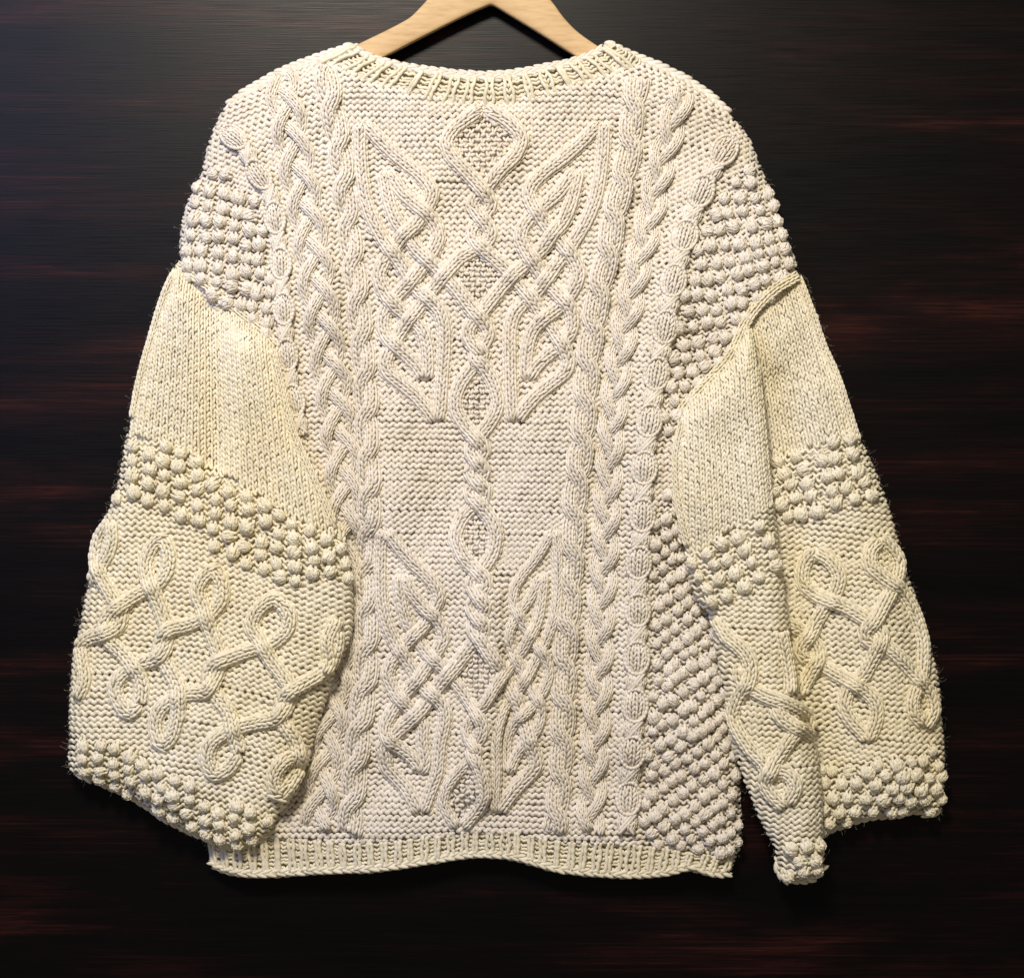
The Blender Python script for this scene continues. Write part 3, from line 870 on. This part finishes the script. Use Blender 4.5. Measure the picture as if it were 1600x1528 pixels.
def bobbles(panel, region, org, a, b, r, key, parent, mat, allowed=None, dmin=4.0, limit=10**6):
    org = np.array(org, float); a = np.array(a, float); b = np.array(b, float)
    pts = []
    for i in range(-40, 41):
        for j in range(-40, 41):
            pts.append(org + a * i + b * j)
    P = np.array(pts)
    P = P + np.stack([3.5 * samp(WOB, P[:, 0], P[:, 1]), 3.5 * samp(WOB2, P[:, 1] * 0.6 + 200, P[:, 0] * 0.7)], 1) + rng.normal(size=P.shape) * 1.7
    ok = inside(region, P[:, 0], P[:, 1]) & (panel.d(P[:, 0], P[:, 1]) > dmin) & ~panel.covered(P[:, 0], P[:, 1])
    if allowed is not None: ok &= allowed(P[:, 0], P[:, 1])
    P = P[ok]
    rest = Acc()
    for n, (x, y) in enumerate(P):
        e = 8.0
        hx = (panel.h(x + e, y) - panel.h(x - e, y)) / (2 * e); hy = (panel.h(x, y + e) - panel.h(x, y - e)) / (2 * e)
        nrm = Vector((-hx, -1.0, hy)).normalized()
        rot = Vector((0, -1, 0)).rotation_difference(nrm).to_matrix().to_4x4() @ Matrix.Rotation(random.gauss(0, 0.6), 4, 'Y')
        sz = r * random.uniform(0.86, 1.14)
        loc = Vector(W(np.array(x), np.array(y), panel.h(x, y) + r * 0.42).tolist())
        M = Matrix.Translation(loc) @ rot @ Matrix.Diagonal((sz * S * random.uniform(0.93, 1.1), sz * S, sz * S * random.uniform(0.9, 1.05), 1))
        vi = random.randrange(5)
        if BUDGET[0] < 300 and n < limit:
            o = bpy.data.objects.new('bobble', BME[key][vi])
            sc.collection.objects.link(o); o.parent = parent
            o.matrix_local = M
            BUDGET[0] += 1
        else:
            src = BOB[key][vi]
            v = np.concatenate(src.v).astype(float)
            Mn = np.array(M)
            rest.add(v @ Mn[:3, :3].T + Mn[:3, 3], np.concatenate(src.q), np.concatenate(src.t))
    if rest.n:
        link('bobbles', rest.mesh('bobbles', mat), parent, 'stuff')
bobbles(lsl, LS_BAND, (260, 745), (25.5, 12), (0.5, 23.8), 10.6, 's', o_ls, M_SLEEVE)
bobbles(lsl, LS_CUFF, (250, 1245), (24.5, 11), (-1, 21.8), 10.2, 's', o_ls, M_SLEEVE)
bobbles(rso, RO_BAND, (1290, 745), (26, -7.5), (9, 21.5), 10.5, 's', o_rs, M_SLEEVE, lambda x, y: samp(ri_sd, x, y) < 8)
bobbles(rso, RO_CUFF, (1390, 1230), (24.5, 1.0), (11, 20.0), 10.6, 's', o_rs, M_SLEEVE, lambda x, y: samp(ri_sd, x, y) < 8)
bobbles(rsi, RI_BAND, (1140, 870), (24, -13.5), (10, 20.8), 10.5, 's', o_ri, M_SLEEVE)
bobbles(rsi, RI_CUFF, (1245, 1340), (23, -4), (10, 19), 10.8, 's', o_ri, M_SLEEVE)
bobbles(body, BD_YL, (340, 370), (23, 4), (-3, 23.5), 10.2, 'b', o_body, M_BODY, lambda x, y: samp(ls_sd, x, y) < 6)
bobbles(body, BD_YR, (1130, 430), (22, -4), (7, 22.0), 9.8, 'b', o_body, M_BODY, lambda x, y: (samp(ri_sd, x, y) < 6) & (samp(ro_sd, x, y) < 6))
bobbles(body, BD_BR, (1080, 1100), (16, -11), (14.0, 17.2), 9.2, 'b', o_body, M_BODY, lambda x, y: samp(ri_sd, x, y) < 10)

# ------------------------------------------------------------------ ribbed bands, edge cords, armhole seams
def cord(P, h, r, pitch, lean):
    """rope of leaning loops along an edge; P (n,2) plan"""
    acc = Acc()
    Q = resample(np.column_stack([P, np.broadcast_to(h, (len(P),))]), pitch)
    T = unit(np.gradient(Q[:, :2], axis=0)); N = np.stack([-T[:, 1], T[:, 0]], 1)
    Q = Q + rng.normal(size=Q.shape) * 0.35
    for sg, dz in ((1, 0.0), (-1, -0.5)):
        o = sg * r * 0.42
        a = unit(T * 1.0 + N * (lean * sg))
        ctr = W(Q[:, 0] + N[:, 0] * o + T[:, 0] * sg * pitch * 0.25, Q[:, 1] + N[:, 1] * o + T[:, 1] * sg * pitch * 0.25, Q[:, 2] + dz)
        A3 = np.stack([a[:, 0], 0 * a[:, 0], -a[:, 1]], 1) * (pitch * 0.78 * S)
        add_lobes(acc, ctr, A3, r * 0.62 * S, r * 0.72 * S, np.broadcast_to(np.array([0, -1.0, 0]), ctr.shape))
    core = W(Q[:, 0], Q[:, 1], Q[:, 2] - 1.5)
    add_tube(acc, core, r * 0.72 * S, 8)
    return acc

def rib_band(name, top, bot, unit_w, hfun, parent, mat, slant=0.0, bars=6.2):
    A = catmull(top, 5); B = catmull(bot, 5)
    L = 0.5 * (arclen(A)[-1] + arclen(B)[-1]); n = int(L / 4)
    def rs(P):
        s = arclen(P); t = np.linspace(0, s[-1], n); return np.stack([np.interp(t, s, P[:, 0]), np.interp(t, s, P[:, 1])], 1)
    A = rs(A); B = rs(B); U = np.linspace(0, L, n)
    def plan(u, v):
        u = np.clip(u, 0, L)
        ax = np.interp(u, U, A[:, 0]); ay = np.interp(u, U, A[:, 1]); bx = np.interp(u, U, B[:, 0]); by = np.interp(u, U, B[:, 1])
        return ax + (bx - ax) * v, ay + (by - ay) * v
    # lining of the band: the mesh that carries the yarn parts
    acc = Acc()
    nv = 6
    uu, vv = np.meshgrid(U, np.linspace(0.02, 0.98, nv))
    x, y = plan(uu, vv)
    f = W(x, y, hfun(x, y, vv) - 9).reshape(-1, 3); bk = W(x, y, hfun(x, y, vv) - 22).reshape(-1, 3)
    i = np.arange(nv - 1)[:, None] * n; k = np.arange(n - 1)[None]
    q = np.stack([i + k, i + n + k, i + n + k + 1, i + k + 1], -1).reshape(-1, 4)
    m = len(f)
    qs = [q, q[:, ::-1] + m]
    rim = np.concatenate([np.arange(n), np.arange(1, nv) * n + n - 1, (nv - 1) * n + np.arange(n - 2, -1, -1), np.arange(nv - 2, 0, -1) * n])
    r2 = np.roll(rim, -1)
    qs.append(np.stack([rim, r2, r2 + m, rim + m], -1))
    acc.add(np.vstack([f, bk]), np.concatenate(qs))
    o = link(name, acc.mesh(name, mat), parent)
    # knit ribs: two legs of yarn each, and ladder bars between them
    nr = int(L / unit_w)
    lad = Acc()
    for c in range(nr):
        u0 = (c + 0.5) * L / nr + rng.normal() * 1.2
        sl = slant * unit_w + rng.normal() * 1.5
        acc = Acc()
        v = np.linspace(0.0, 1.0, 12)
        gap = unit_w * 0.16 * (1 + 0.25 * rng.normal())
        for sg in (-1, 1):
            u = u0 + sl * (v - 0.5) + sg * gap * (1 + 0.25 * np.sin(v * 9 + c)) + 0.5 * np.sin(v * 25 + sg)
            x, y = plan(u, v)
            add_tube(acc, W(x, y, hfun(x, y, v) + 2.0 + 0.8 * np.sin(v * 25)), 3.0 * S * (1 + 0.1 * np.sin(v * 25 + 1)), 6)
        def fr(K, J):
            vv_ = J; u = u0 + sl * (vv_ - 0.5) + K * gap * 1.7
            x, y = plan(u, vv_)
            return W(x, y, hfun(x, y, vv_) + 0.6)
        nvv = max(3, int(np.hypot(*(np.array(plan(u0, 1.0)) - np.array(plan(u0, 0.0)))) / 8.5))
        J = (np.arange(nvv) + 0.5) / nvv
        # small V legs inside the rib
        p0 = fr(np.zeros(nvv), J); 
        for sg in (-1, 1):
            e0 = fr(np.full(nvv, sg * 0.05), J + 0.45 / nvv); e1 = fr(np.full(nvv, sg * 0.42), J - 0.5 / nvv)
            add_lobes(acc, (e0 + e1) / 2, (e1 - e0) / 2, 2.3 * S, 2.5 * S, np.broadcast_to(np.array([0, -1.0, 0]), p0.shape))
        link('rib', acc.mesh('rib', mat), o)
        # ladder bars to the next rib
        wv = L / nr - 2 * gap
        nb = max(4, int(np.hypot(*(np.array(plan(u0, 1.0)) - np.array(plan(u0, 0.0)))) / bars))
        for b in range(nb):
            vb = (b + 0.5) / nb + rng.normal() * 0.012
            tt = np.linspace(-0.08, 1.08, 9)
            u = u0 + sl * (vb - 0.5) + gap + tt * wv
            sag = 0.05 * np.sin(np.pi * np.clip(tt, 0, 1)) * rng.uniform(0.6, 1.6) + 0.022 * np.sin(tt * 2 * np.pi * 2 + b)
            vv_ = np.clip(vb + sag, 0, 1)
            x, y = plan(u, vv_)
            add_tube(lad, W(x, y, hfun(x, y, vv_) - 2.2 - 1.2 * np.abs(tt - 0.5)), 2.35 * S * rng.uniform(0.9, 1.1), 6)
    link('ladder_stitches', lad.mesh('ladder_stitches', mat), o, 'stuff')
    return o

NECK_IN = [(549,61),(557,72),(573,83),(600,93),(642,104),(699,113),(742,117),(779,117),(828,109),(886,95),(929,80),(942,70),(952,61)]
NECK_OUT = [(489,94),(514,107),(550,125),(593,140),(633,149),(672,158),(712,162),(785,164),(828,160),(860,152),(901,142),(936,133),(977,119),(994,106),(1003,90)]
def neck_h(x, y, v):
    d = np.clip(v, 0, 1)
    return np.maximum(samp(body.H, x, y), 38) * 0 + 38 + 9 * np.sin(np.pi * np.clip(d * 0.9 + 0.1, 0, 1)) + 0.6 * samp(WOB2, x, y)
neck = rib_band('neckband', NECK_IN, NECK_OUT, 29.0, neck_h, sweater, M_RIB, slant=-0.15, bars=6.4)
PN = catmull(NECK_IN, 5)[3:-3]
link('edge_cord', cord(PN, 42.0, 5.6, 15, 0.28).mesh('edge_cord', M_BODY), neck)
PN2 = resample(catmull([(x, y - 7 * min(1, max(0, 1 - ((x - 750) / 190)**2))) for x, y in NECK_IN], 5)[4:-4], 5)
link('edge_cord', cord(PN2, 33.0, 5.2, 15, -0.28).mesh('edge_cord', M_BODY), neck)

def hem_h(x, y, v):
    e = np.clip(np.minimum(x - 306, 1168 - x) / 40, 0, 1)
    hb = 0.5 * samp(body.H, x, np.full(np.shape(x), 1290.0)) + 0.25 * (samp(body.H, x - 25, np.full(np.shape(x), 1285.0)) + samp(body.H, x + 25, np.full(np.shape(x), 1285.0)))
    return 14 + (hb - 16) * np.sqrt(np.clip(1 - (1 - e)**2, 0, 1)) - 3.0 * v + 0.6 * samp(WOB2, x, y)
hem = rib_band('hem_band', HEM_T, HEM_B, 21.0, hem_h, sweater, M_RIB, slant=0.02, bars=6.2)
PH = resample(catmull(HEM_B, 5), 4)[3:-3]
link('edge_cord', cord(PH, hem_h(PH[:, 0], PH[:, 1], 1.0) + 1.5, 5.8, 15, 0.30).mesh('edge_cord', M_RIB), hem)
PH2 = PH + np.array([0.0, 3.0])
link('edge_cord', cord(PH2, hem_h(PH2[:, 0], PH2[:, 1], 1.0) - 8, 5.4, 15, -0.30).mesh('edge_cord', M_RIB), hem)

def seam(line, hfun, parent, w=10.0):
    P = resample(catmull(line, 4), 4)
    h = hfun(P[:, 0], P[:, 1])
    class F:                         # a strip that follows its own height
        def h(self, x, y): return np.interp(np.arange(len(P)), np.arange(len(P)), hh)
        def mark(self, *a): pass
    hh = h
    return make_cable(F(), P, w, 7.0, 0.0, 'armhole_seam', M_SLEEVE, parent, 2, 9.0, 55.0)
seam(SEAM_L, lambda x, y: np.maximum(body.h(x, y), lsl.h(x, y)) - 1 - 4 * np.clip((300 - x) / 30, 0, 1), o_ls)
seam(SEAM_R, lambda x, y: np.maximum(np.maximum(body.h(x, y), rso.h(x, y)), rsi.h(x, y)) - 6 - 3 * np.clip((x - 1165) / 20, 0, 1) - 5 * np.clip((x - 1225) / 26, 0, 1), o_rs)
# shoulder seams along the tops of the yoke
SHL = [(545,64),(530,70),(500,80),(440,103),(387,132),(360,152)]
SHR = [(957,64),(1000,83),(1040,99),(1080,120),(1112,142),(1140,168)]
for ln in (SHL, SHR):
    P = resample(catmull(ln, 4), 4)
    link('shoulder_seam', cord(P, 22.0, 8.0, 13, 0.4).mesh('shoulder_seam', M_BODY), o_body)
# cuff edges
CL = [(103,1206),(150,1228),(200,1250),(255,1285),(311,1311),(355,1325),(392,1318),(424,1297)]
P = resample(catmull(CL, 4), 4)[3:-2]
link('edge_cord', cord(P, lsl.h(P[:, 0], P[:, 1]) - 4, 6.5, 14, 0.35).mesh('edge_cord', M_SLEEVE), o_ls)
CR = [(1478,1271),(1457,1279),(1440,1272),(1410,1279),(1377,1281),(1341,1289),(1305,1302),(1288,1312)]
P = resample(catmull(CR, 4), 4)[3:-2]
link('edge_cord', cord(P, rso.h(P[:, 0], P[:, 1]) - 4, 6.5, 14, 0.35).mesh('edge_cord', M_SLEEVE), o_rs)
CI = [(1216,1352),(1222,1368),(1236,1375),(1268,1374),(1283,1360)]
P = resample(catmull(CI, 4), 4)
link('edge_cord', cord(P, rsi.h(P[:, 0], P[:, 1]) - 4, 6.5, 14, 0.35).mesh('edge_cord', M_SLEEVE), o_ri)

# ------------------------------------------------------------------ stray wool fibres
def fibres(panel, n_edge, n_face, mat, parent, vis=None):
    acc = Acc()
    pts = []
    pe = panel.poly[rng.integers(0, len(panel.poly), n_edge)] + rng.normal(size=(n_edge, 2)) * 4
    bb0 = panel.poly.min(0); bb1 = panel.poly.max(0)
    pf = bb0 + rng.random((n_face * 2, 2)) * (bb1 - bb0)
    P = np.vstack([pe, pf])
    ok = panel.d(P[:, 0], P[:, 1]) > -4
    if vis is not None: ok &= vis(P[:, 0], P[:, 1])
    for x, y in P[ok]:
        h = panel.h(x, y) + 3
        L = abs(rng.normal()) * 5 + 3
        d = unit(rng.normal(size=3) * np.array([1, 1, 1.0]))
        c = unit(rng.normal(size=3)) * L * 0.45
        t = np.linspace(0, 1, 5)[:, None]
        base = np.array([x, y, h])
        pp = base + d * L * t + c * (t * (1 - t)) * 2 + np.array([0, 0, 1.0]) * 3 * t
        add_tube(acc, W(pp[:, 0], pp[:, 1], pp[:, 2]), 0.065 * S, 3)
    link('stray_fibres', acc.mesh('stray_fibres', mat), parent, 'stuff')
fibres(body, 1500, 4000, M_BODY, o_body, body_vis)
fibres(lsl, 2000, 2500, M_SLEEVE, o_ls)
fibres(rso, 1600, 1500, M_SLEEVE, o_rs)
fibres(rsi, 900, 1000, M_SLEEVE, o_ri)

# ------------------------------------------------------------------ hanger
hang = bpy.data.objects.new('hanger', None)
sc.collection.objects.link(hang)
hang.location = (-0.025, -0.018, (764 - 90) * S)
hang['label'] = 'pale wooden clothes hanger inside the neck of the sweater'
hang['category'] = 'hanger'
WINV['hanger'] = Matrix.Translation(hang.location).inverted()
up = catmull([(470,108),(505,89),(557,62),(590,46),(618,32),(640,19),(658,1),(680,-22),(712,-42),(745,-52),(766,-54),(787,-52),(820,-42),(848,-22),(868,1),(880,18),(903,42),(940,68),(990,98),(1030,120)], 6)
lo = catmull([(482,146),(540,116),(592,86),(684,38),(735,13),(760,2),(766,0),(773,2),(791,13),(845,46),(906,85),(965,122),(1018,152)], 6)
n = 140
def rsn(P):
    s = arclen(P); t = np.linspace(0, s[-1], n); return np.stack([np.interp(t, s, P[:, 0]), np.interp(t, s, P[:, 1])], 1)
def rsx(P, X):
    o = np.argsort(P[:, 0]); return np.interp(X, P[o, 0], P[o, 1])
U = rsn(up); Lw = rsn(lo)
# match the two edges by arms so that sections stay square to the arm
m = 10
ang = 2 * np.pi * np.arange(m * 2) / (m * 2)
acc = Acc()
sect = []
for k in range(m * 2):
    ca, sa = math.cos(ang[k]), math.sin(ang[k])
    # rounded rectangle
    e = 0.42
    a_ = math.copysign(abs(ca)**e, ca); b_ = math.copysign(abs(sa)**e, sa)
    sect.append((a_, b_))
sect = np.array(sect)
mid = (U + Lw) / 2; half = (Lw - U) / 2
V = []
for a_, b_ in sect:
    hh = 25.0 + b_ * 8.5
    V.append(W(mid[:, 0] + half[:, 0] * a_, mid[:, 1] + half[:, 1] * a_, np.full(n, hh)))
V = np.stack(V, 1).reshape(-1, 3)
i = np.arange(n - 1)[:, None] * (2 * m); k = np.arange(2 * m)[None]; k2 = (k + 1) % (2 * m)
q = np.stack([i + k, i + k2, i + 2 * m + k2, i + 2 * m + k], -1).reshape(-1, 4)
tr = [(0, a + 1, a) for a in range(1, 2 * m - 1)] + [((n - 1) * 2 * m, (n - 1) * 2 * m + a, (n - 1) * 2 * m + a + 1) for a in range(1, 2 * m - 1)]
acc.add(V, q, tr)
link('wooden_arms', acc.mesh('wooden_arms', M_HANGER), hang)
acc = Acc()
t = np.linspace(0, 1, 40)
hk = np.vstack([np.array([(766, -40), (766, -70), (766, -90)]), np.stack([766 + 34 * np.sin(np.linspace(0, 4.2, 30)) , -124 + 34 * np.cos(np.linspace(0, 4.2, 30))], 1)])
add_tube(acc, W(hk[:, 0], hk[:, 1], np.full(len(hk), 25.0)), 2.4 * S, 8)
link('hook', acc.mesh('hook', M_METAL), hang)
print('bobble objects', BUDGET[0], 'tris', sum(len(me.polygons) for me in bpy.data.meshes))
